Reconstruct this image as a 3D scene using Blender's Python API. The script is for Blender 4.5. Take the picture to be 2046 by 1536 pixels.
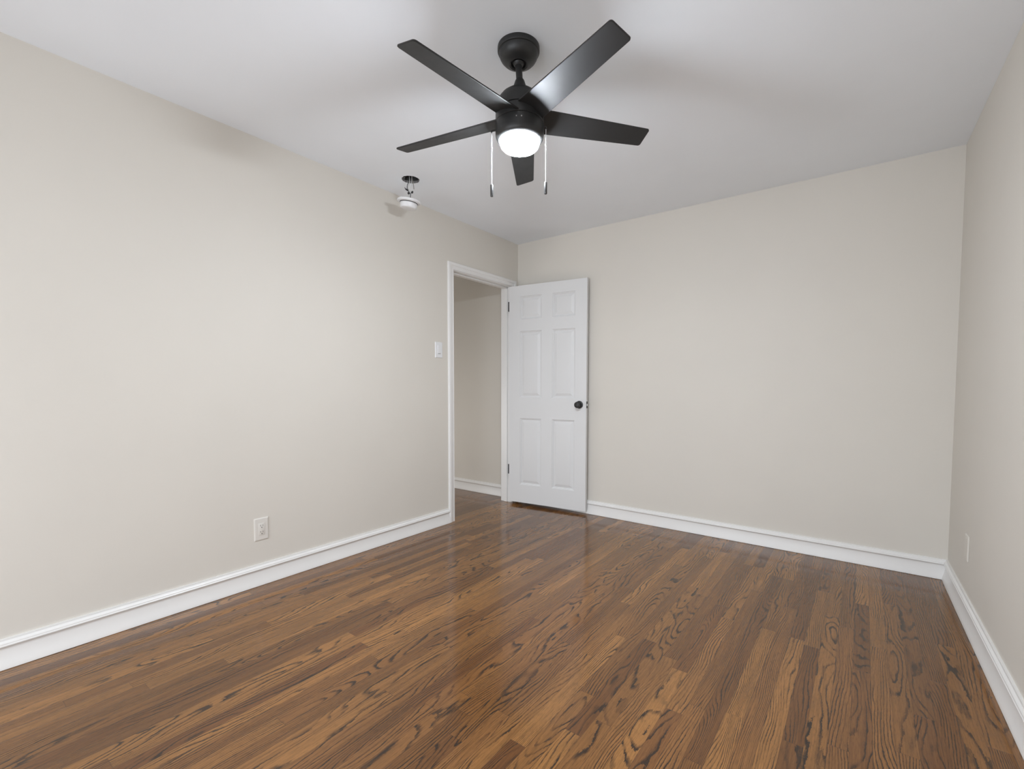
import bpy, bmesh, math, random
from mathutils import Vector, Matrix

for o in list(bpy.data.objects):
    bpy.data.objects.remove(o)
SC = bpy.context.scene
COL = SC.collection
PI = math.pi

# ------------------------------------------------------------------ camera
H = 2.44            # ceiling height
W = 3.099           # width of the back wall
SK = -0.01406       # the right wall is not quite square to the back wall
LEAN = -0.0027
CAM = Vector((2.6790, -3.5377, 1.1058))
YAW, PITCH, ROLL = -0.63181, -0.04768, 0.00253
FPX, PPX, PPY = 922.78, 1049.23, 814.89
f = Vector((math.sin(YAW), math.cos(YAW), 0)); r = Vector((math.cos(YAW), -math.sin(YAW), 0)); u = Vector((0, 0, 1))
f, u = f*math.cos(PITCH)+u*math.sin(PITCH), u*math.cos(PITCH)-f*math.sin(PITCH)
r, u = r*math.cos(ROLL)+u*math.sin(ROLL), u*math.cos(ROLL)-r*math.sin(ROLL)
cd = bpy.data.cameras.new('camera')
cd.sensor_fit = 'HORIZONTAL'; cd.sensor_width = 36.0
cd.lens = FPX*36.0/2046.0
cd.shift_x = -(PPX-1023.0)/2046.0
cd.shift_y = (PPY-768.0)/2046.0
cd.clip_start = 0.02
cam = bpy.data.objects.new('camera', cd); COL.objects.link(cam)
m = Matrix.Identity(4)
for i in range(3):
    m[i][0], m[i][1], m[i][2], m[i][3] = r[i], u[i], -f[i], CAM[i]
cam.matrix_world = m
SC.camera = cam

# ------------------------------------------------------------------ light
SC.view_settings.view_transform = 'Standard'
SC.view_settings.look = 'None'
SC.view_settings.gamma = 1.0
SC.view_settings.use_curve_mapping = False
SC.view_settings.exposure = -0.06

FRONT = -5.40       # wall behind the camera
wd = bpy.data.worlds.new('world'); SC.world = wd; wd.use_nodes = True
bg = wd.node_tree.nodes['Background']
bg.inputs[0].default_value = (0.80, 0.88, 1.0, 1); bg.inputs[1].default_value = 0.3

def fill_light(name, loc, rot, sx, sy, power, color):
    l = bpy.data.lights.new(name, 'AREA'); l.shape = 'RECTANGLE'
    l.size = sx; l.size_y = sy; l.energy = power; l.color = color
    o = bpy.data.objects.new(name, l); COL.objects.link(o)
    o.location = loc; o.rotation_euler = rot
    return o
# added fill lights in two invented openings of the wall behind the camera
FILL_OPENINGS = [(0.45, 1.35), (1.75, 2.95)]
FILL_POW = [37.0, 33.0]
WZ = (0.12, 1.75)
COOL = (0.935, 1.0, 1.085)
for (a, b), power in zip(FILL_OPENINGS, FILL_POW):
    fill_light('window_daylight', ((a+b)/2, FRONT+0.12, (WZ[0]+WZ[1])/2), (PI/2-0.35, 0, 0), b-a-0.1, WZ[1]-WZ[0]-0.1, power, COOL)
# added fill that brightens the hall beyond the open door, through an invented opening
HALL_FILL_OPENING = (-2.0, -1.0, 0.10, 1.10)
fill_light('hall_daylight', ((HALL_FILL_OPENING[0]+HALL_FILL_OPENING[1])/2, -1.70+0.02, (HALL_FILL_OPENING[2]+HALL_FILL_OPENING[3])/2), (PI/2, 0, 0), 0.9, 0.9, 11.5, (1.02, 1.0, 0.97))
LAMP_STRENGTH = 400.0

# ------------------------------------------------------------------ materials
class NT:
    def __init__(s, name):
        s.m = bpy.data.materials.new(name); s.m.use_nodes = True
        s.t = s.m.node_tree; s.n = s.t.nodes; s.l = s.t.links
        s.b = s.n['Principled BSDF']
    def node(s, ty, **kw):
        n = s.n.new(ty)
        for k, v in kw.items(): setattr(n, k, v)
        return n
    def put(s, sock, v):
        if hasattr(v, 'is_output'): s.l.new(v, sock)
        elif v is not None: sock.default_value = v
    def math(s, op, a, b=None, c=None, clamp=False):
        n = s.node('ShaderNodeMath', operation=op, use_clamp=clamp)
        s.put(n.inputs[0], a)
        if b is not None: s.put(n.inputs[1], b)
        if c is not None: s.put(n.inputs[2], c)
        return n.outputs[0]
    def vec(s, x, y, z=0.0):
        n = s.node('ShaderNodeCombineXYZ')
        s.put(n.inputs[0], x); s.put(n.inputs[1], y); s.put(n.inputs[2], z)
        return n.outputs[0]
    def noise(s, v, scale=1.0, detail=2.0, rough=0.5, dist=0.0):
        n = s.node('ShaderNodeTexNoise')
        s.put(n.inputs['Vector'], v)
        n.inputs['Scale'].default_value = scale; n.inputs['Detail'].default_value = detail
        n.inputs['Roughness'].default_value = rough; n.inputs['Distortion'].default_value = dist
        return n.outputs[0]
    def step(s, v, a, b, lo=0.0, hi=1.0, interp='SMOOTHSTEP'):
        n = s.node('ShaderNodeMapRange', interpolation_type=interp)
        s.put(n.inputs[0], v); s.put(n.inputs[1], a); s.put(n.inputs[2], b); s.put(n.inputs[3], lo); s.put(n.inputs[4], hi)
        return n.outputs[0]
    def mix(s, fac, a, b, blend='MIX'):
        n = s.node('ShaderNodeMix', data_type='RGBA', blend_type=blend)
        s.put(n.inputs[0], fac); s.put(n.inputs[6], a); s.put(n.inputs[7], b)
        return n.outputs[2]
    def bump(s, h, strength, dist):
        n = s.node('ShaderNodeBump')
        n.inputs['Strength'].default_value = strength; n.inputs['Distance'].default_value = dist
        s.l.new(h, n.inputs['Height']); s.l.new(n.outputs[0], s.b.inputs['Normal'])
    def coord(s):
        return s.node('ShaderNodeTexCoord').outputs['Object']

def srgb(r_, g_, b_):
    def c(x):
        x /= 255.0
        return x/12.92 if x <= 0.04045 else ((x+0.055)/1.055)**2.4
    return (c(r_), c(g_), c(b_), 1.0)

def paint(name, col, rough, bump=0.0, scale=160.0, var=0.015):
    n = NT(name)
    co = n.coord()
    big = n.noise(co, 1.7, 3.0, 0.55)
    k = n.step(big, 0.3, 0.7, 1.0-var, 1.0+var, 'LINEAR')
    c = n.mix(1.0, col, n.vec(k, k, k), 'MULTIPLY')
    n.l.new(c, n.b.inputs['Base Color'])
    n.b.inputs['Roughness'].default_value = rough
    n.b.inputs['Specular IOR Level'].default_value = 0.35
    if bump: n.bump(n.noise(co, scale, 2.0, 0.6), bump, 0.0006)
    return n.m

def plain(name, col, rough, metal=0.0, spec=0.5, noise=0.0, scale=60):
    n = NT(name)
    n.b.inputs['Base Color'].default_value = col
    n.b.inputs['Metallic'].default_value = metal
    n.b.inputs['Specular IOR Level'].default_value = spec
    if noise:
        v = n.noise(n.coord(), scale, 3.0, 0.6)
        n.l.new(n.step(v, 0.3, 0.7, max(rough-noise, 0.03), rough+noise, 'LINEAR'), n.b.inputs['Roughness'])
    else:
        n.b.inputs['Roughness'].default_value = rough
    return n.m

M = {}
M['wall'] = paint('beige_wall_paint', (0.70, 0.665, 0.605, 1), 0.62, 0.25)
M['ceiling'] = paint('flat_white_ceiling_paint', (0.89, 0.925, 0.965, 1), 0.85, 0.3, 110)
M['trim'] = paint('white_trim_enamel', (0.82, 0.81, 0.79, 1), 0.32, 0.05, 40, 0.006)
M['door'] = paint('white_door_enamel', (0.735, 0.735, 0.733, 1), 0.38, 0.08, 220, 0.006)
M['plastic'] = plain('white_plastic', (0.80, 0.80, 0.805, 1), 0.35)
M['almond'] = plain('light_almond_plastic', (0.725, 0.695, 0.645, 1), 0.42)
M['painted'] = plain('beige_painted_plastic', (0.70, 0.665, 0.605, 1), 0.5)
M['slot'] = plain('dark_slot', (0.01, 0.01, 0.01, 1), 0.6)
M['grey'] = plain('grey_plastic', (0.25, 0.25, 0.26, 1), 0.5)
M['black'] = plain('matte_black_metal', (0.017, 0.017, 0.017, 1), 0.45, 0.0, 0.5, 0.05)
M['hinge'] = plain('black_hinge_metal', (0.008, 0.008, 0.008, 1), 0.4)
M['steel'] = plain('brushed_steel', (0.62, 0.62, 0.62, 1), 0.3, 1.0)
M['chain'] = plain('bright_nickel_chain', (0.85, 0.85, 0.85, 1), 0.25, 1.0)
M['box'] = plain('old_galvanised_steel', (0.10, 0.10, 0.10, 1), 0.6, 0.6, 0.5, 0.15)
M['plaster'] = plain('raw_plaster_edge', (0.20, 0.195, 0.19, 1), 0.9)
M['wire_white'] = plain('white_wire_insulation', (0.62, 0.62, 0.60, 1), 0.5)
M['wire_black'] = plain('black_wire_insulation', (0.02, 0.02, 0.02, 1), 0.5)
M['copper'] = plain('bare_ground_wire', (0.35, 0.33, 0.30, 1), 0.4, 0.8)
M['fob'] = plain('black_gloss_pull', (0.02, 0.02, 0.02, 1), 0.28, 0.0, 0.9)

def blade_material():
    n = NT('black_blade_finish')
    n.b.inputs['Base Color'].default_value = (0.014, 0.014, 0.014, 1)
    co = n.coord()
    v = n.noise(co, 14.0, 4.0, 0.65)
    n.l.new(n.step(v, 0.3, 0.75, 0.46, 0.56, 'LINEAR'), n.b.inputs['Roughness'])
    n.b.inputs['Specular IOR Level'].default_value = 0.50
    n.bump(n.noise(co, 420.0, 2.0, 0.6), 0.12, 0.0004)
    return n.m
M['blade'] = blade_material()

def lamp_material():
    n = NT('lit_frosted_diffuser')
    n.b.inputs['Base Color'].default_value = (0.85, 0.85, 0.85, 1)
    n.b.inputs['Roughness'].default_value = 0.4
    n.b.inputs['Emission Color'].default_value = COOL+(1,)
    n.b.inputs['Emission Strength'].default_value = LAMP_STRENGTH
    return n.m
M['lamp'] = lamp_material()

def oak_floor():
    n = NT('stained_oak_strip_floor')
    co = n.coord()
    sp = n.node('ShaderNodeSeparateXYZ'); n.l.new(co, sp.inputs[0])
    X, Y = sp.outputs[0], sp.outputs[1]
    w = 0.0572
    xs = n.math('DIVIDE', n.math('ADD', X, 0.0108), w)
    xi = n.math('FLOOR', xs); fx = n.math('FRACT', xs)
    w1 = n.node('ShaderNodeTexWhiteNoise', noise_dimensions='2D'); n.l.new(n.vec(xi, 3.7), w1.inputs['Vector'])
    s1 = n.node('ShaderNodeSeparateColor'); n.l.new(w1.outputs['Color'], s1.inputs[0])
    L = n.step(s1.outputs[0], 0, 1, 0.65, 1.7, 'LINEAR')
    ys = n.math('ADD', n.math('DIVIDE', Y, L), n.math('MULTIPLY', s1.outputs[1], 9.0))
    yj = n.math('FLOOR', ys); fy = n.math('FRACT', ys)
    w2 = n.node('ShaderNodeTexWhiteNoise', noise_dimensions='2D'); n.l.new(n.vec(xi, yj), w2.inputs['Vector'])
    s2 = n.node('ShaderNodeSeparateColor'); n.l.new(w2.outputs['Color'], s2.inputs[0])
    a, b, c = s2.outputs[0], s2.outputs[1], s2.outputs[2]
    w3 = n.node('ShaderNodeTexWhiteNoise', noise_dimensions='2D'); n.l.new(n.vec(yj, xi), w3.inputs['Vector'])
    s3 = n.node('ShaderNodeSeparateColor'); n.l.new(w3.outputs['Color'], s3.inputs[0])
    d, e, g = s3.outputs[0], s3.outputs[1], s3.outputs[2]
    px = n.math('MULTIPLY', n.math('SUBTRACT', fx, 0.5), w)
    ox, oy, oz = n.math('MULTIPLY', a, 37.0), n.math('MULTIPLY', b, 51.0), n.math('MULTIPLY', c, 29.0)
    # growth-ring field: its level lines are the grain
    fld = n.noise(n.vec(n.math('MULTIPLY_ADD', px, 9.0, ox), n.math('MULTIPLY_ADD', Y, 1.55, oy), oz), 1.0, 1.2, 0.4, 0.15)
    fine = n.noise(n.vec(n.math('MULTIPLY_ADD', px, 95.0, ox), n.math('MULTIPLY_ADD', Y, 16.0, oy), oz), 1.0, 2.0, 0.55)
    tilt = n.step(d, 0.10, 0.90, 16.0, 150.0, 'LINEAR')
    rings = n.step(e, 0, 1, 11.0, 19.0, 'LINEAR')
    v = n.math('ADD', n.math('MULTIPLY', fld, rings), n.math('MULTIPLY', px, tilt))
    wav = n.noise(n.vec(n.math('MULTIPLY_ADD', px, 26.0, oz), n.math('MULTIPLY_ADD', Y, 9.0, ox), oy), 1.0, 1.0, 0.5)
    rag = n.noise(n.vec(n.math('MULTIPLY_ADD', px, 420.0, oy), n.math('MULTIPLY_ADD', Y, 120.0, oz), ox), 1.0, 2.0, 0.6)
    v = n.math('ADD', v, n.math('MULTIPLY', n.math('SUBTRACT', fine, 0.5), 0.55))
    v = n.math('ADD', v, n.math('MULTIPLY', n.math('SUBTRACT', wav, 0.5), 0.9))
    v = n.math('ADD', v, n.math('MULTIPLY', n.math('SUBTRACT', rag, 0.5), 0.30))
    s = n.math('FRACT', v)
    line = n.math('MULTIPLY', n.step(s, 0.55, 0.87), n.step(s, 0.93, 0.995, 1.0, 0.0))
    thin = n.noise(n.vec(n.math('MULTIPLY_ADD', px, 40.0, oy), n.math('MULTIPLY_ADD', Y, 3.0, ox), oz), 1.0, 2.0, 0.5)
    line = n.math('MULTIPLY', line, n.step(thin, 0.34, 0.60, 0.22, 1.0))
    pore = n.noise(n.vec(n.math('MULTIPLY_ADD', px, 850.0, ox), n.math('MULTIPLY_ADD', Y, 34.0, oy), oz), 1.0, 2.0, 0.6)
    pores = n.step(pore, 0.52, 0.68)
    fib = n.noise(n.vec(n.math('MULTIPLY_ADD', px, 190.0, oy), n.math('MULTIPLY_ADD', Y, 5.0, ox), oz), 1.0, 3.0, 0.6)
    # stain colour of each board
    base = n.mix(n.step(g, 0.0, 1.0, 0.10, 0.92, 'LINEAR'), (0.125, 0.049, 0.014, 1), (0.350, 0.162, 0.048, 1))
    base = n.mix(n.step(a, 0.55, 1.0, 0.0, 0.55, 'LINEAR'), base, (0.140, 0.054, 0.017, 1))
    k = n.step(fib, 0.25, 0.75, 0.74, 1.22, 'LINEAR')
    base = n.mix(1.0, base, n.vec(k, k, k), 'MULTIPLY')
    cloud = n.noise(n.vec(n.math('MULTIPLY', X, 2.2), n.math('MULTIPLY', Y, 1.1), 4.0), 1.0, 3.0, 0.55)
    k2 = n.step(cloud, 0.3, 0.7, 0.84, 1.14, 'LINEAR')
    base = n.mix(1.0, base, n.vec(k2, k2, k2), 'MULTIPLY')
    dark = n.mix(b, (0.012, 0.007, 0.005, 1), (0.028, 0.014, 0.008, 1))
    col = n.mix(n.math('MULTIPLY', pores, n.math('MULTIPLY_ADD', line, 0.40, 0.42)), base, dark)
    col = n.mix(n.math('MULTIPLY', line, 0.97), col, dark)
    # joints between the boards
    ex = n.math('MULTIPLY', n.math('MINIMUM', fx, n.math('SUBTRACT', 1.0, fx)), w)
    ey = n.math('MULTIPLY', n.math('MINIMUM', fy, n.math('SUBTRACT', 1.0, fy)), L)
    joint = n.math('SUBTRACT', 1.0, n.step(n.math('MINIMUM', ex, ey), 0.0003, 0.0011))
    col = n.mix(n.math('MULTIPLY', joint, 0.42), col, (0.020, 0.011, 0.007, 1))
    n.l.new(col, n.b.inputs['Base Color'])
    sm = n.noise(n.vec(X, Y, 0.0), 5.0, 4.0, 0.6)
    ro = n.math('ADD', n.step(sm, 0.3, 0.7, 0.09, 0.15, 'LINEAR'), n.math('MULTIPLY', line, 0.08))
    n.l.new(ro, n.b.inputs['Roughness'])
    n.b.inputs['Specular IOR Level'].default_value = 0.60
    hgt = n.math('SUBTRACT', 1.0, n.math('ADD', n.math('MULTIPLY', joint, 1.0), n.math('MULTIPLY', line, 0.25)))
    n.bump(hgt, 0.25, 0.0006)
    return n.m
M['floor'] = oak_floor()

# ------------------------------------------------------------------ mesh helpers
def obj(name, bm, mat, parent=None, smooth=35, loc=None):
    me = bpy.data.meshes.new(name)
    bmesh.ops.recalc_face_normals(bm, faces=bm.faces)
    bm.to_mesh(me); bm.free()
    me.materials.append(M[mat])
    if smooth:
        for p in me.polygons: p.use_smooth = True
        me.set_sharp_from_angle(angle=math.radians(smooth))
    o = bpy.data.objects.new(name, me); COL.objects.link(o)
    if parent: o.parent = parent
    if loc: o.location = loc
    return o

def structure(o):
    o['kind'] = 'structure'
    return o

def thing(name, label, cat, loc=(0, 0, 0), group=None):
    o = bpy.data.objects.new(name, None); COL.objects.link(o)
    o.empty_display_size = 0.05
    o.location = loc; o['label'] = label; o['category'] = cat
    if group: o['group'] = group
    return o

def add_box(bm, x0, x1, y0, y1, z0, z1, bevel=0.0, seg=2, mat=None):
    vs = [bm.verts.new(p) for p in ((x0, y0, z0), (x1, y0, z0), (x1, y1, z0), (x0, y1, z0),
                                    (x0, y0, z1), (x1, y0, z1), (x1, y1, z1), (x0, y1, z1))]
    fs = [(0, 3, 2, 1), (4, 5, 6, 7), (0, 1, 5, 4), (1, 2, 6, 5), (2, 3, 7, 6), (3, 0, 4, 7)]
    faces = [bm.faces.new([vs[i] for i in q]) for q in fs]
    if bevel:
        es = list({e for q in faces for e in q.edges})
        res = bmesh.ops.bevel(bm, geom=es, offset=bevel, segments=seg, affect='EDGES', profile=0.5)
        vs = list({v for q in res['faces'] for v in q.verts} | {v for v in vs if v.is_valid})
    if mat is not None:
        bmesh.ops.transform(bm, matrix=mat, verts=[v for v in vs if v.is_valid])
    return vs

def box(*a, **k):
    bm = bmesh.new(); add_box(bm, *a, **k); return bm

def add_lathe(bm, prof, n=48, mat=None, close_ends=True):
    rings = []
    for (rad, z) in prof:
        if rad < 1e-6:
            rings.append([bm.verts.new((0, 0, z))])
        else:
            rings.append([bm.verts.new((rad*math.cos(2*PI*i/n), rad*math.sin(2*PI*i/n), z)) for i in range(n)])
    for A, B in zip(rings[:-1], rings[1:]):
        if len(A) == 1 and len(B) == 1: continue
        for i in range(n):
            j = (i+1) % n
            if len(A) == 1: bm.faces.new((A[0], B[i], B[j]))
            elif len(B) == 1: bm.faces.new((A[i], A[j], B[0]))
            else: bm.faces.new((A[i], A[j], B[j], B[i]))
    if close_ends:
        for R_ in (rings[0], rings[-1]):
            if len(R_) > 2: bm.faces.new(R_)
    vs = [v for R_ in rings for v in R_]
    if mat is not None: bmesh.ops.transform(bm, matrix=mat, verts=vs)
    return vs

def lathe(prof, n=48, mat=None, close_ends=True):
    bm = bmesh.new(); add_lathe(bm, prof, n, mat, close_ends); return bm

def spline(pts, k=6):
    P = [Vector(p) for p in pts]
    out = []
    for i in range(len(P)-1):
        p0, p1, p2, p3 = P[max(i-1, 0)], P[i], P[i+1], P[min(i+2, len(P)-1)]
        for t in range(k):
            t = t/k
            out.append(0.5*((2*p1)+(p2-p0)*t+(2*p0-5*p1+4*p2-p3)*t*t+(3*p1-p0-3*p2+p3)*t*t*t))
    out.append(P[-1])
    return out

def add_tube(bm, pts, rad, n=8):
    rings = []
    nrm = None
    for i, p in enumerate(pts):
        t = (pts[min(i+1, len(pts)-1)]-pts[max(i-1, 0)]).normalized()
        if nrm is None:
            nrm = t.orthogonal().normalized()
        nrm = (nrm-t*nrm.dot(t)).normalized()
        bn = t.cross(nrm)
        rings.append([bm.verts.new(p+rad*(nrm*math.cos(2*PI*k/n)+bn*math.sin(2*PI*k/n))) for k in range(n)])
    for A, B in zip(rings[:-1], rings[1:]):
        for k in range(n):
            bm.faces.new((A[k], A[(k+1) % n], B[(k+1) % n], B[k]))
    bm.faces.new(rings[0]); bm.faces.new(rings[-1])

def tube(pts, rad, n=8, k=6):
    bm = bmesh.new(); add_tube(bm, spline(pts, k), rad, n); return bm

def add_strip(bm, rows):
    """rows: lists of points of equal length, joined into a skin; ends capped"""
    R_ = [[bm.verts.new(p) for p in row] for row in rows]
    for A, B in zip(R_[:-1], R_[1:]):
        for i in range(len(A)-1):
            bm.faces.new((A[i], A[i+1], B[i+1], B[i]))
    for e in (R_[0], R_[-1]):
        if len(e) > 2: bm.faces.new(e)

def rotz(a): return Matrix.Rotation(a, 4, 'Z')
def trans(v): return Matrix.Translation(Vector(v))

# ------------------------------------------------------------------ the room
def wr(y, z=0.0): return W + SK*y + LEAN*z/H        # face of the right wall
HALL_Y = 0.03
TH = 0.115
HX = -2.30
HALL_F = -1.70

bm = bmesh.new(); add_box(bm, HX-0.2, W+0.4, FRONT-0.2, 0.3, -0.06, 0.0)
structure(obj('floor', bm, 'floor', smooth=0))

# ceiling with the ragged hole of the smoke detector box
HOLE = Vector((0.2665, -1.507))
rng = random.Random(5)
NH = 40
def ceiling_mesh():
    bm = bmesh.new()
    x0, x1, y0, y1 = HX-0.2, W+0.4, FRONT-0.2, 0.3
    ring, rim, outer = [], [], []
    for i in range(NH):
        a = 2*PI*i/NH
        rad = 0.056+rng.uniform(-0.0022, 0.0022)
        ring.append(bm.verts.new((HOLE.x+rad*math.cos(a), HOLE.y+rad*math.sin(a), H)))
        rim.append(bm.verts.new((HOLE.x+(rad-0.002)*math.cos(a), HOLE.y+(rad-0.002)*math.sin(a), H+0.014)))
        c, s = math.cos(a), math.sin(a)
        t = 1e9
        if c > 1e-6: t = min(t, (x1-HOLE.x)/c)
        if c < -1e-6: t = min(t, (x0-HOLE.x)/c)
        if s > 1e-6: t = min(t, (y1-HOLE.y)/s)
        if s < -1e-6: t = min(t, (y0-HOLE.y)/s)
        outer.append(bm.verts.new((HOLE.x+t*c, HOLE.y+t*s, H)))
    for i in range(NH):
        j = (i+1) % NH
        bm.faces.new((ring[i], ring[j], rim[j], rim[i]))
        p, q = outer[i].co, outer[j].co
        cx = x1 if abs(p.x-x1) < 1e-4 or abs(q.x-x1) < 1e-4 else x0
        cy = y1 if abs(p.y-y1) < 1e-4 or abs(q.y-y1) < 1e-4 else y0
        same = abs(p.x-q.x) < 1e-4 or abs(p.y-q.y) < 1e-4
        if same: bm.faces.new((ring[i], outer[i], outer[j], ring[j]))
        else:
            k = bm.verts.new((cx, cy, H)); bm.faces.new((ring[i], outer[i], k, outer[j], ring[j]))
    top = [bm.verts.new((v.co.x, v.co.y, H+0.014)) for v in outer]
    for i in range(NH):
        j = (i+1) % NH
        bm.faces.new((rim[i], rim[j], top[j], top[i]))
    return bm
ceil = structure(obj('ceiling', ceiling_mesh(), 'ceiling', smooth=0))
ceil.data.materials.append(M['plaster'])
for p in ceil.data.polygons:                       # broken plasterboard edge inside the hole
    if abs(p.normal.z) < 0.9: p.material_index = 1

# door opening
JL, JR = -0.857, -0.103          # faces of the two side jambs
JT = 2.026                       # face of the head jamb
bm = bmesh.new()
add_box(bm, -TH, 0, FRONT-0.1, JL-0.018, 0, H+0.004)
add_box(bm, -TH, 0, JR+0.018, HALL_Y, 0, H+0.004)
add_box(bm, -TH, 0, JL-0.018, JR+0.018, JT+0.018, H+0.004)
structure(obj('wall_left', bm, 'wall', smooth=0))
structure(obj('wall_back', box(0, W+0.2, 0, 0.12, 0, H+0.004), 'wall', smooth=0))
bm = bmesh.new()
yf, yb = FRONT-0.1, 0.1
P = [(wr(yf, 0), yf, 0), (wr(yb, 0), yb, 0), (wr(yb, H), yb, H+0.004), (wr(yf, H), yf, H+0.004)]
A = [bm.verts.new(p) for p in P]; B = [bm.verts.new((p[0]+0.12, p[1], p[2])) for p in P]
bm.faces.new(A); bm.faces.new(B)
for i in range(4): bm.faces.new((A[i], A[(i+1) % 4], B[(i+1) % 4], B[i]))
structure(obj('wall_right', bm, 'wall', smooth=0))
# wall behind the camera, with two openings made for the added fill lights
bm = bmesh.new()
xs = [0.0, FILL_OPENINGS[0][0], FILL_OPENINGS[0][1], FILL_OPENINGS[1][0], FILL_OPENINGS[1][1], W+0.16]
for i in (0, 2, 4): add_box(bm, xs[i], xs[i+1], FRONT-0.12, FRONT, 0, H+0.004)
for i in (1, 3):
    add_box(bm, xs[i], xs[i+1], FRONT-0.12, FRONT, 0, WZ[0]); add_box(bm, xs[i], xs[i+1], FRONT-0.12, FRONT, WZ[1], H+0.004)
structure(obj('wall_front', bm, 'wall', smooth=0))
for k, (a, b) in enumerate(FILL_OPENINGS):  # frames of the invented windows, unseen, around the added lights
    bm = bmesh.new()
    t = 0.045
    add_box(bm, a, a+t, FRONT-0.09, FRONT-0.03, WZ[0], WZ[1]); add_box(bm, b-t, b, FRONT-0.09, FRONT-0.03, WZ[0], WZ[1])
    add_box(bm, a+t, b-t, FRONT-0.09, FRONT-0.03, WZ[0], WZ[0]+t); add_box(bm, a+t, b-t, FRONT-0.09, FRONT-0.03, WZ[1]-t, WZ[1])
    zm = (WZ[0]+WZ[1])/2
    add_box(bm, a+t, b-t, FRONT-0.08, FRONT-0.04, zm-0.02, zm+0.02)
    structure(obj('window_%d' % (k+1), bm, 'trim', smooth=0))
# the hall beyond the door
structure(obj('wall_hall_back', box(HX, -TH, HALL_Y, HALL_Y+0.12, 0, H+0.004), 'wall', smooth=0))
structure(obj('wall_hall_end', box(HX-0.12, HX, HALL_F-0.1, HALL_Y+0.12, 0, H+0.004), 'wall', smooth=0))
bm = bmesh.new()  # unseen wall, its opening made for the added hall fill
add_box(bm, HX, HALL_FILL_OPENING[0], HALL_F-0.12, HALL_F, 0, H+0.004); add_box(bm, HALL_FILL_OPENING[1], -TH, HALL_F-0.12, HALL_F, 0, H+0.004)
add_box(bm, HALL_FILL_OPENING[0], HALL_FILL_OPENING[1], HALL_F-0.12, HALL_F, 0, HALL_FILL_OPENING[2]); add_box(bm, HALL_FILL_OPENING[0], HALL_FILL_OPENING[1], HALL_F-0.12, HALL_F, HALL_FILL_OPENING[3], H+0.004)
structure(obj('wall_hall_front', bm, 'wall', smooth=0))

# baseboards: (distance from the wall, height)
BB = [(0.0262, 0.0016), (0.0260, 0.006), (0.0235, 0.016), (0.0195, 0.028), (0.0152, 0.042), (0.0122, 0.058), (0.0108, 0.071), (0.0106, 0.0785),
      (0.0120, 0.0825), (0.0160, 0.0858), (0.0192, 0.0885), (0.0198, 0.0920), (0.0176, 0.0950), (0.0170, 0.1000), (0.0135, 0.1050), (0.0098, 0.1085), (0.0092, 0.1158), (0.0, 0.1158), (0.0, 0.0016)]
def base_run(name, start, end):
    bm = bmesh.new(); add_strip(bm, [[start(d, z) for d, z in BB], [end(d, z) for d, z in BB]])
    return structure(obj(name, bm, 'trim', smooth=28))
CL, CR, CT = -0.922, -0.039, 2.089       # outer edges of the casing
base_run('baseboard_left', lambda d, z: (d, FRONT+d, z), lambda d, z: (d, CL, z))
base_run('baseboard_back', lambda d, z: (d, -d, z), lambda d, z: (wr(-d, z)-d, -d, z))
base_run('baseboard_right', lambda d, z: (wr(-d, z)-d, -d, z), lambda d, z: (wr(FRONT, z)-d, FRONT+d, z))
base_run('baseboard_hall', lambda d, z: (HX, HALL_Y-d, z), lambda d, z: (-TH, HALL_Y-d, z))

# door casing: (distance from the outer edge as a fraction, projection from the wall)
CP = [(0.0, 0.0), (0.0, 0.0125), (0.05, 0.0165), (0.14, 0.0180), (0.36, 0.0180), (0.44, 0.0165), (0.50, 0.0125), (0.56, 0.0118), (0.84, 0.0105), (0.88, 0.0125), (0.95, 0.0120), (1.0, 0.0085), (1.0, 0.0)]
wl, wr_, wt = (JL-0.005)-CL, CR-(JR+0.005), CT-(JT+0.005)
rows = [[(t, CL+k*wl, 0.0) for k, t in CP], [(t, CL+k*wl, CT-k*wt) for k, t in CP],
        [(t, CR-k*wr_, CT-k*wt) for k, t in CP], [(t, CR-k*wr_, 0.0) for k, t in CP]]
bm = bmesh.new(); add_strip(bm, rows)
trim = structure(obj('trim_1', bm, 'trim', smooth=28))
bm = bmesh.new()
add_box(bm, -TH-0.002, 0.001, JL-0.018, JL, 0, JT+0.018); add_box(bm, -TH-0.002, 0.001, JR, JR+0.018, 0, JT+0.018)
add_box(bm, -TH-0.002, 0.001, JL, JR, JT, JT+0.018)
obj('door_jamb', bm, 'trim', trim, smooth=0)
bm = bmesh.new()
add_box(bm, -0.078, -0.040, JL, JL+0.011, 0, JT, 0.002, 1); add_box(bm, -0.078, -0.040, JR-0.011, JR, 0, JT, 0.002, 1)
add_box(bm, -0.078, -0.040, JL, JR, JT-0.011, JT, 0.002, 1)
obj('door_stop', bm, 'trim', trim)
# casing on the hall side
rows = [[(-TH-t, CL+k*wl, 0.0) for k, t in CP], [(-TH-t, CL+k*wl, CT-k*wt) for k, t in CP],
        [(-TH-t, CR-k*wr_, CT-k*wt) for k, t in CP], [(-TH-t, CR-k*wr_, 0.0) for k, t in CP]]
bm = bmesh.new(); add_strip(bm, rows)
obj('hall_casing', bm, 'trim', trim, smooth=28)

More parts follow.
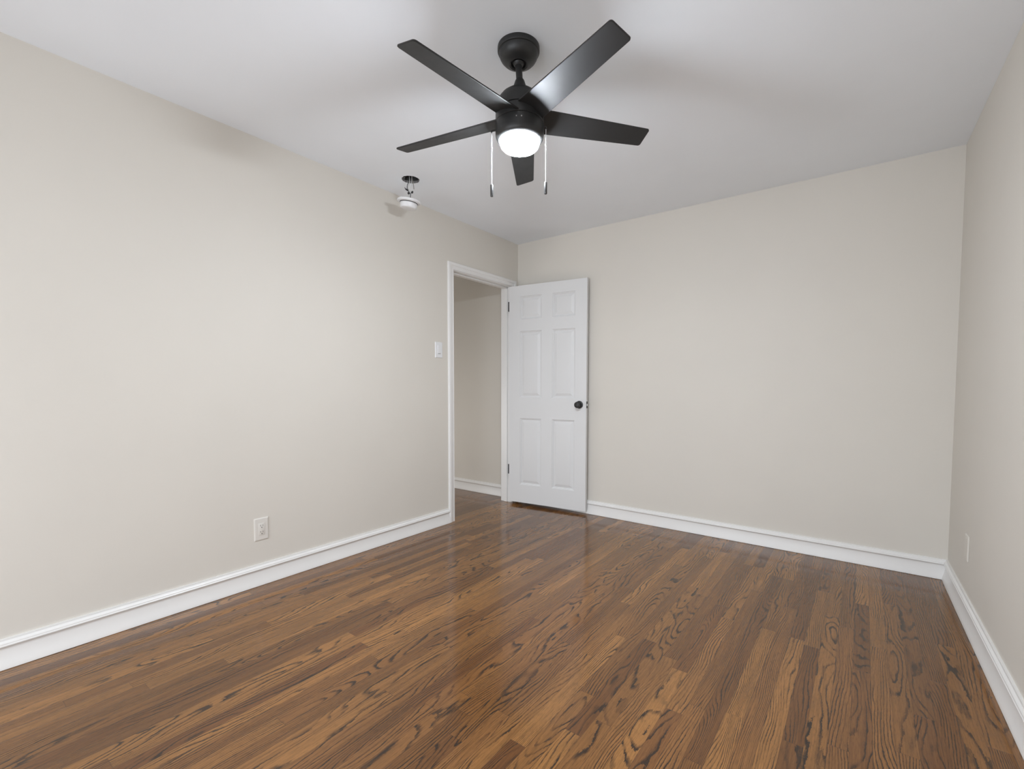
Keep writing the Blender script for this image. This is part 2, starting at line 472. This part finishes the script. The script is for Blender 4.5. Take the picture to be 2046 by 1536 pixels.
# ------------------------------------------------------------------ the open six panel door
D0 = Vector((0.017, -0.1535)); D1 = Vector((0.7795, -0.0635))
DW = (D1-D0).length
DZ0, DZ1 = 0.027, 2.016
DT = 0.034
ang = math.atan2(D1.y-D0.y, D1.x-D0.x)
def door_mesh():
    """u along the door, v up; the seen face is y=0 facing -y"""
    bm = bmesh.new()
    k = DW/0.767
    us = [0, 0.1165*k, 0.3370*k, 0.4440*k, 0.6615*k, DW]
    vs = [DZ0, 0.195, 0.810, 0.999, 1.603, 1.710, 1.918, DZ1]
    steps = [(0.0, 0.0), (0.003, 0.0045), (0.009, 0.0065), (0.013, 0.0120), (0.019, 0.0120), (0.040, 0.0030), (0.042, 0.0026)]
    for side in (0, 1):
        y0 = 0 if side == 0 else DT
        sg = 1 if side == 0 else -1
        for i in range(5):
            for j in range(7):
                a, b, c, d = us[i], us[i+1], vs[j], vs[j+1]
                if i in (1, 3) and j in (1, 3, 5):
                    prev = None
                    for (ins, dep) in steps:
                        q = [bm.verts.new(p) for p in ((a+ins, y0+sg*dep, c+ins), (b-ins, y0+sg*dep, c+ins), (b-ins, y0+sg*dep, d-ins), (a+ins, y0+sg*dep, d-ins))]
                        if prev:
                            for t in range(4): bm.faces.new((prev[t], prev[(t+1) % 4], q[(t+1) % 4], q[t]))
                        prev = q
                    bm.faces.new(prev)
                else:
                    bm.faces.new([bm.verts.new(p) for p in ((a, y0, c), (b, y0, c), (b, y0, d), (a, y0, d))])
    for q in (((0, 0, DZ0), (0, DT, DZ0), (0, DT, DZ1), (0, 0, DZ1)), ((DW, 0, DZ0), (DW, DT, DZ0), (DW, DT, DZ1), (DW, 0, DZ1)),
              ((0, 0, DZ0), (DW, 0, DZ0), (DW, DT, DZ0), (0, DT, DZ0)), ((0, 0, DZ1), (DW, 0, DZ1), (DW, DT, DZ1), (0, DT, DZ1))):
        bm.faces.new([bm.verts.new(p) for p in q])
    bmesh.ops.remove_doubles(bm, verts=bm.verts, dist=1e-5)
    return bm
door = structure(obj('door_1', door_mesh(), 'door', smooth=12))
door.location = (D0.x, D0.y, 0); door.rotation_euler = (0, 0, ang)
# knob, on the seen side
KM = trans((0.7045*DW/0.767, 0, 0.946)) @ Matrix.Rotation(PI/2, 4, 'X')
ros = obj('rosette', lathe([(0.0, 0), (0.0335, 0), (0.0335, 0.004), (0.0315, 0.008), (0.026, 0.0105), (0.022, 0.011), (0.0, 0.011)], 40, KM), 'black', door)
knob = obj('door_knob', lathe([(0.012, 0.010), (0.0115, 0.024), (0.013, 0.029), (0.020, 0.033), (0.0255, 0.039), (0.0272, 0.046), (0.0262, 0.053), (0.0215, 0.0585),
                               (0.0195, 0.0592), (0.0185, 0.0580), (0.0125, 0.0592), (0.0, 0.0600)], 40, KM), 'black', door)
lp = obj('latch_plate', box(DW-0.0004, DW+0.0012, 0.005, DT-0.005, 0.946-0.029, 0.946+0.029, 0.0004, 1), 'hinge', door)
bolt = bmesh.new()
add_strip(bolt, [[(DW, 0.010, 0.938), (DW+0.010, 0.010, 0.938), (DW+0.002, 0.024, 0.938), (DW, 0.024, 0.938)],
                 [(DW, 0.010, 0.954), (DW+0.010, 0.010, 0.954), (DW+0.002, 0.024, 0.954), (DW, 0.024, 0.954)]])
obj('latch_bolt', bolt, 'steel', lp, smooth=0)
for zc in (1.835, 0.328):
    bm = bmesh.new()
    add_box(bm, -0.0105, 0.0004, -0.0005, DT+0.002, zc-0.0445, zc+0.0445)                       # leaf let into the door edge
    add_lathe(bm, [(0.0, -0.047), (0.0055, -0.046), (0.0060, 0.046), (0.0, 0.047)], 14, trans((-0.003, DT+0.006, zc)))
    obj('hinge', bm, 'hinge', door)

# ------------------------------------------------------------------ ceiling fan
FX, FY = 1.5480, -2.0335
fan = thing('ceiling_fan', 'matte black five-blade ceiling fan with lit round light, hanging from white ceiling', 'ceiling fan', (FX, FY, H))
def fz(z): return z-H
OFF = Vector((-0.0100, 0.0050, 0))                    # the fan hangs a little off plumb on its ball joint
OM = trans(OFF)
canopy = obj('canopy', lathe([(0.0, 0.0), (0.0825, 0.0), (0.0830, -0.004), (0.0830, -0.016), (0.0815, -0.0195), (0.0780, -0.0210), (0.0775, -0.0245), (0.0750, -0.034),
                              (0.0695, -0.044), (0.0610, -0.053), (0.0500, -0.0600), (0.0400, -0.0640), (0.0380, -0.0655), (0.0355, -0.0655), (0.0310, -0.062), (0.0295, -0.054), (0.0, -0.054)], 64, OM), 'black', fan)
obj('hanger_ball', lathe([(0.0, -0.048), (0.014, -0.049), (0.0210, -0.054), (0.0225, -0.060), (0.0185, -0.067), (0.0140, -0.071), (0.0, -0.071)], 32, OM), 'black', canopy)
bm = bmesh.new(); add_tube(bm, [OFF+Vector((0, 0, -0.058)), Vector((0, 0, fz(2.290)))], 0.0130, 28)
obj('downrod', bm, 'black', fan)
obj('coupler', lathe([(0.0130, fz(2.311)), (0.0160, fz(2.3105)), (0.0185, fz(2.306)), (0.0215, fz(2.297)), (0.0300, fz(2.271)), (0.0325, fz(2.266)), (0.0, fz(2.266))], 40), 'black', fan)
motor = obj('motor_housing', lathe([(0.0, fz(2.269)), (0.030, fz(2.269)), (0.044, fz(2.2655)), (0.058, fz(2.258)), (0.072, fz(2.247)), (0.083, fz(2.233)), (0.0905, fz(2.214)), (0.0945, fz(2.194)), (0.0955, fz(2.186)),
                                   (0.0955, fz(2.1825)), (0.0925, fz(2.1815)), (0.0925, fz(2.1785)), (0.0955, fz(2.1775)), (0.0955, fz(2.1425)), (0.0935, fz(2.1410)), (0.0, fz(2.1410))], 72), 'black', fan)
lkit = obj('light_housing', lathe([(0.0, fz(2.1400)), (0.0935, fz(2.1400)), (0.0955, fz(2.1380)), (0.0960, fz(2.134)), (0.0960, fz(2.100)), (0.0950, fz(2.091)), (0.0920, fz(2.083)), (0.0870, fz(2.0765)), (0.0820, fz(2.0745)), (0.0795, fz(2.0755)), (0.0790, fz(2.082)), (0.0, fz(2.082))], 72), 'black', fan)
obj('light_diffuser', lathe([(0.0, fz(2.081)), (0.0775, fz(2.081)), (0.0782, fz(2.071)), (0.0770, fz(2.062)), (0.0735, fz(2.0535)), (0.0670, fz(2.0470)), (0.0560, fz(2.0420)), (0.0400, fz(2.0385)), (0.0200, fz(2.0370)), (0.0, fz(2.0366))], 72), 'lamp', fan)
toward = math.atan2(CAM.y-FY, CAM.x-FX)
for da in (-0.10, 0.10):
    a = toward+da-0.03
    obj('screw', lathe([(0.0, 0.0022), (0.0016, 0.002), (0.0022, 0.0012), (0.0024, -0.001), (0.0, -0.001)], 12,
                       rotz(a) @ trans((0.0965, 0, fz(2.120))) @ Matrix.Rotation(PI/2, 4, 'Y')), 'steel', lkit)

# blades: measured rotor (radius .553, slight tilt of the rotor, droop and pitch)
BR, BWT, BWR, BP, BA0 = 0.5535, 0.0900, 0.1165, -0.2577, 7.8191+PI
TX, TY, DR = 0.0295, 0.0176, -0.0192
BZ = 2.1627
def blade_point(a, rr, s, t):
    """rr along, s across (metres), t through the thickness"""
    d = Vector((math.cos(a), math.sin(a), 0)); n_ = Vector((-math.sin(a), math.cos(a), 0))
    ac = n_*math.cos(BP)+Vector((0, 0, math.sin(BP)))
    up = d.cross(ac)
    q = d*rr+ac*s
    q.z += DR*abs(rr)+TX*q.x+TY*q.y
    return q+up*t+Vector((0, 0, fz(BZ)))
def blade_mesh(a):
    bm = bmesh.new()
    r0, r1 = 0.072, BR
    def half(rr): return 0.5*(BWR+(BWT-BWR)*(rr-0.1)/(BR-0.1))
    c = 0.010
    out = [(r0, -half(r0)), (0.3, -half(0.3))]
    for k in range(5):
        t = k/4*PI/2
        out.append((r1-c+c*math.sin(t), -half(r1)+c-c*math.cos(t)))
    for k in range(5):
        t = k/4*PI/2
        out.append((r1-c+c*math.cos(t), half(r1)-c+c*math.sin(t)))
    out += [(0.3, half(0.3)), (r0, half(r0))]
    th = 0.0030
    lay = []
    for (t, sh) in ((-th, 0.0015), (-th+0.0012, 0.0), (th-0.0012, 0.0), (th, 0.0015)):
        row = []
        for (rr, s) in out:
            k = sh/half(rr)
            row.append(bm.verts.new(blade_point(a, rr-(sh if rr > 0.3 else 0), s*(1-k), t)))
        lay.append(row)
    n_ = len(out)
    for A, B in zip(lay[:-1], lay[1:]):
        for i in range(n_): bm.faces.new((A[i], A[(i+1) % n_], B[(i+1) % n_], B[i]))
    bm.faces.new(lay[0]); bm.faces.new(lay[-1])
    return bm
for k in range(5):
    obj('blade', blade_mesh(BA0+k*2*PI/5), 'blade', fan, smooth=30)

# pull chains with their black pulls
CR_ = Vector((math.cos(YAW), -math.sin(YAW), 0))     # horizontal direction across the view
def bead_chain(p, length, rnd):
    bm = bmesh.new()
    z = 0.0
    i = 0
    while z < length:
        mt = trans((p.x, p.y, p.z-z))
        rad = 0.00165
        if abs(z-length*0.30) < 0.0022: rad = 0.0027
        bmesh.ops.create_uvsphere(bm, u_segments=8, v_segments=5, radius=rad, matrix=mt)
        z += 0.0034; i += 1
    add_tube(bm, [p, p-Vector((0, 0, length))], 0.0006, 5)
    return bm
for (s, dx, z0, zf0, zf1, tw) in ((-1, -0.1145, 2.112, 1.9065, 1.8595, 0.25), (1, 0.1050, 2.126, 1.9175, 1.8700, -0.15)):
    dirv = CR_*s*math.cos(tw)+Vector((CR_.y, -CR_.x, 0))*math.sin(tw)*-1*0
    c = dirv*0.096
    e = dirv*abs(dx)
    top = Vector((e.x, e.y, fz(z0)))
    bm = bmesh.new()
    add_tube(bm, spline([Vector((c.x*0.97, c.y*0.97, fz(z0+0.004))), Vector((c.x*1.05, c.y*1.05, fz(z0+0.005))), Vector((e.x, e.y, fz(z0+0.002))), Vector((e.x, e.y, fz(z0-0.004)))], 5), 0.0034, 10)
    obj('chain_outlet', bm, 'black', lkit)
    ch = obj('pull_chain', bead_chain(top, z0-zf0, s), 'chain', fan)
    L_ = zf0-zf1
    obj('chain_pull', lathe([(0.0, fz(zf0)+0.002), (0.0022, fz(zf0)+0.002), (0.0050, fz(zf0)-0.0005), (0.0060, fz(zf0)-0.0025), (0.0060, fz(zf1)+0.0025), (0.0050, fz(zf1)+0.0005), (0.0, fz(zf1))], 20, trans((top.x, top.y, 0))), 'fob', ch)

# ------------------------------------------------------------------ smoke detector hanging by its wires
jb = thing('junction_box', 'dark metal electrical box in ragged ceiling hole above the dangling smoke detector', 'electrical box', (HOLE.x, HOLE.y, H))
bm = bmesh.new()
add_lathe(bm, [(0.066, 0.0145), (0.066, 0.060), (0.0, 0.060)], 32, None, False)
add_lathe(bm, [(0.0, 0.0585), (0.0635, 0.0585), (0.0635, 0.0145)], 32, None, False)
obj('box_body', bm, 'box', jb)
for (x, y) in ((0.043, 0.018), (-0.043, -0.018)):
    bm = bmesh.new(); add_box(bm, x-0.008, x+0.008, y-0.006, y+0.006, 0.017, 0.0185)
    add_lathe(bm, [(0.0, 0.0125), (0.0032, 0.0135), (0.0036, 0.017)], 12, trans((x, y, 0)))
    obj('mounting_tab', bm, 'steel', jb)

SD = Vector((0.2640, -1.5205, 2.2895))
sd = thing('smoke_detector', 'round white smoke detector dangling by wires from the ceiling hole near left wall', 'smoke detector', SD)
side = Vector((math.cos(YAW), -math.sin(YAW), 0)); fwd = Vector((math.sin(YAW), math.cos(YAW), 0))
tilt = Matrix.Rotation(math.radians(6.5), 4, fwd) @ Matrix.Rotation(math.radians(4), 4, side)
obj('base_plate', lathe([(0.0, 0.016), (0.030, 0.016), (0.066, 0.0155), (0.0725, 0.0135), (0.0740, 0.0095), (0.0735, 0.0045), (0.0700, 0.0005), (0.0630, -0.0010), (0.0, -0.0010)], 64, tilt), 'plastic', sd)
body = obj('detector_body', lathe([(0.0, -0.0042), (0.0540, -0.0042), (0.0550, -0.0060), (0.0548, -0.0120), (0.0525, -0.0270), (0.0508, -0.0325), (0.0480, -0.0358), (0.0440, -0.0372), (0.0300, -0.0378), (0.0, -0.0380)], 64, tilt), 'plastic', sd)
obj('shadow_gap', lathe([(0.0, -0.0009), (0.0562, -0.0009), (0.0562, -0.0044), (0.0, -0.0044)], 48, tilt), 'slot', sd)  # black disc that puts the shade between base and body into colour
for a in (-1.9, -1.35):
    mt = tilt @ rotz(a+YAW) @ trans((0.0538, 0, -0.0115))
    obj('vent_slot', box(-0.001, 0.0008, -0.006, 0.006, -0.0012, 0.0012, mat=mt), 'grey', body)
def W_(pu, z, dp=0.0):
    """point relative to the detector: pu across the view, z in the room, dp away from the camera"""
    q = side*pu+fwd*dp
    return Vector((q.x, q.y, z-SD.z))
wires = [('wire_white', 0.0021, [W_(0.000, 2.303), W_(0.006, 2.322), W_(0.006, 2.338), W_(0.004, 2.350)]),
         ('wire_black', 0.0021, [W_(0.003, 2.303), W_(0.010, 2.322), W_(0.012, 2.342), W_(0.014, 2.350), W_(0.020, 2.356)]),
         ('wire_black', 0.0022, [W_(0.000, 2.360), W_(-0.009, 2.380), W_(-0.007, 2.405), W_(0.002, 2.425), W_(0.000, 2.462)]),
         ('wire_white', 0.0022, [W_(0.002, 2.362), W_(-0.002, 2.385), W_(0.004, 2.412), W_(0.006, 2.435), W_(0.002, 2.465, 0.01)]),
         ('wire_white', 0.0018, [W_(0.012, 2.362), W_(0.007, 2.375), W_(0.014, 2.400), W_(0.020, 2.425), W_(0.018, 2.465, 0.01)]),
         ('wire_white', 0.0020, [W_(0.022, 2.358), W_(0.012, 2.366), W_(0.004, 2.372), W_(-0.006, 2.376)]),
         ('copper', 0.0024, [W_(0.034, 2.376), W_(0.031, 2.405), W_(0.026, 2.440), W_(0.022, 2.470, 0.01)])]
for mt, rad, pts in wires:
    obj('wire', tube(pts, rad, 8, 6), mt, sd)
def nut(p, d, ln=0.019, rad=0.0072):
    d = d.normalized()
    q = d.to_track_quat('Z', 'Y').to_matrix().to_4x4()
    obj('wire_connector', lathe([(0.0, 0.0), (rad, 0.0), (rad*1.02, ln*0.25), (rad*0.8, ln*0.8), (rad*0.5, ln), (0.0, ln)], 12, trans(p) @ q), 'wire_black', sd)
nut(W_(0.004, 2.352), W_(-0.004, 2.352)-W_(0.004, 2.358, 0.006), 0.012, 0.0080)
nut(W_(0.020, 2.352), W_(0.028, 2.356)-W_(0.020, 2.348, 0.006), 0.013, 0.0066)
nut(W_(-0.004, 2.368), W_(-0.022, 2.380)-W_(-0.004, 2.370), 0.020, 0.0058)
obj('wire_tip', tube([W_(-0.016, 2.377), W_(-0.027, 2.385)], 0.0030, 8, 2), 'grey', sd)

# ------------------------------------------------------------------ outlets and switch
def plate_bm(w, h, t):
    bm = bmesh.new()
    rows = []
    for (ins, x) in ((0.0, 0.0), (0.0, t*0.35), (0.002, t*0.75), (0.006, t), ):
        rows.append([(x, -w/2+ins, -h/2+ins), (x, w/2-ins, -h/2+ins), (x, w/2-ins, h/2-ins), (x, -w/2+ins, h/2-ins), (x, -w/2+ins, -h/2+ins)])
    R_ = [[bm.verts.new(p) for p in row[:4]] for row in rows]
    for A, B in zip(R_[:-1], R_[1:]):
        for i in range(4): bm.faces.new((A[i], A[(i+1) % 4], B[(i+1) % 4], B[i]))
    bm.faces.new(R_[0]); bm.faces.new(R_[-1])
    return bm
def outlet(label, loc, rz, mat):
    t = thing('wall_outlet', label, 'outlet', loc, None); t.rotation_euler = (0, 0, rz)
    obj('cover_plate', plate_bm(0.076, 0.125, 0.006), mat, t, smooth=20)
    rec = obj('receptacle', box(0.005, 0.0078, -0.0165, 0.0165, -0.0335, 0.0335, 0.0012, 2), mat, t)
    for zc in (0.0175, -0.0175):
        for yy, hh in ((-0.0064, 0.0040), (0.0064, 0.0033)):
            obj('slot', box(0.0070, 0.0080, yy-0.0009, yy+0.0009, zc+0.0035-hh, zc+0.0035+hh), 'slot', rec, smooth=0)
        obj('ground_hole', lathe([(0.0, 0.0070), (0.0024, 0.0070), (0.0024, 0.0081), (0.0, 0.0081)], 14, trans((0, 0, zc-0.0075)) @ Matrix.Rotation(PI/2, 4, 'Y')), 'slot', rec)
    return t
outlet('white duplex outlet low on the left wall above the baseboard, its two sockets facing out', (0.0, -2.3595, 0.3085), 0.0, 'almond')
yo = -0.5150
wp = thing('wall_plate', 'small beige blank plate low on the right wall near the corner, seen edge-on', 'wall plate', (wr(yo, 0.335)-0.0005, yo, 0.3350))
wp.rotation_euler = (0, 0, PI-math.atan(SK))
obj('cover_plate', plate_bm(0.076, 0.122, 0.006), 'painted', wp, smooth=20)
for zc in (0.045, -0.045):
    obj('screw', lathe([(0.0, 0.0058), (0.0030, 0.0058), (0.0030, 0.0064), (0.0022, 0.0070), (0.0, 0.0071)], 14, trans((0, 0, zc)) @ Matrix.Rotation(PI/2, 4, 'Y')), 'painted', wp)

sw = thing('light_switch', 'white rocker light switch with small slider on left wall beside the door casing', 'switch', (0.0, -1.0205, 1.3835))
obj('cover_plate', plate_bm(0.076, 0.122, 0.006), 'plastic', sw, smooth=20)
obj('frame_insert', box(0.005, 0.0074, -0.0165, 0.0165, -0.0335, 0.0335, 0.0010, 2), 'plastic', sw)
bm = bmesh.new()
add_strip(bm, [[(0.0070, -0.0135, -0.020), (0.0088, -0.0135, -0.020), (0.0118, -0.0135, 0.030), (0.0070, -0.0135, 0.030)],
               [(0.0070, 0.0135, -0.020), (0.0088, 0.0135, -0.020), (0.0118, 0.0135, 0.030), (0.0070, 0.0135, 0.030)]])
obj('rocker', bm, 'plastic', sw, smooth=0)
obj('slider', box(0.0072, 0.0082, -0.0130, 0.0130, -0.0300, -0.0265), 'grey', sw, smooth=0)
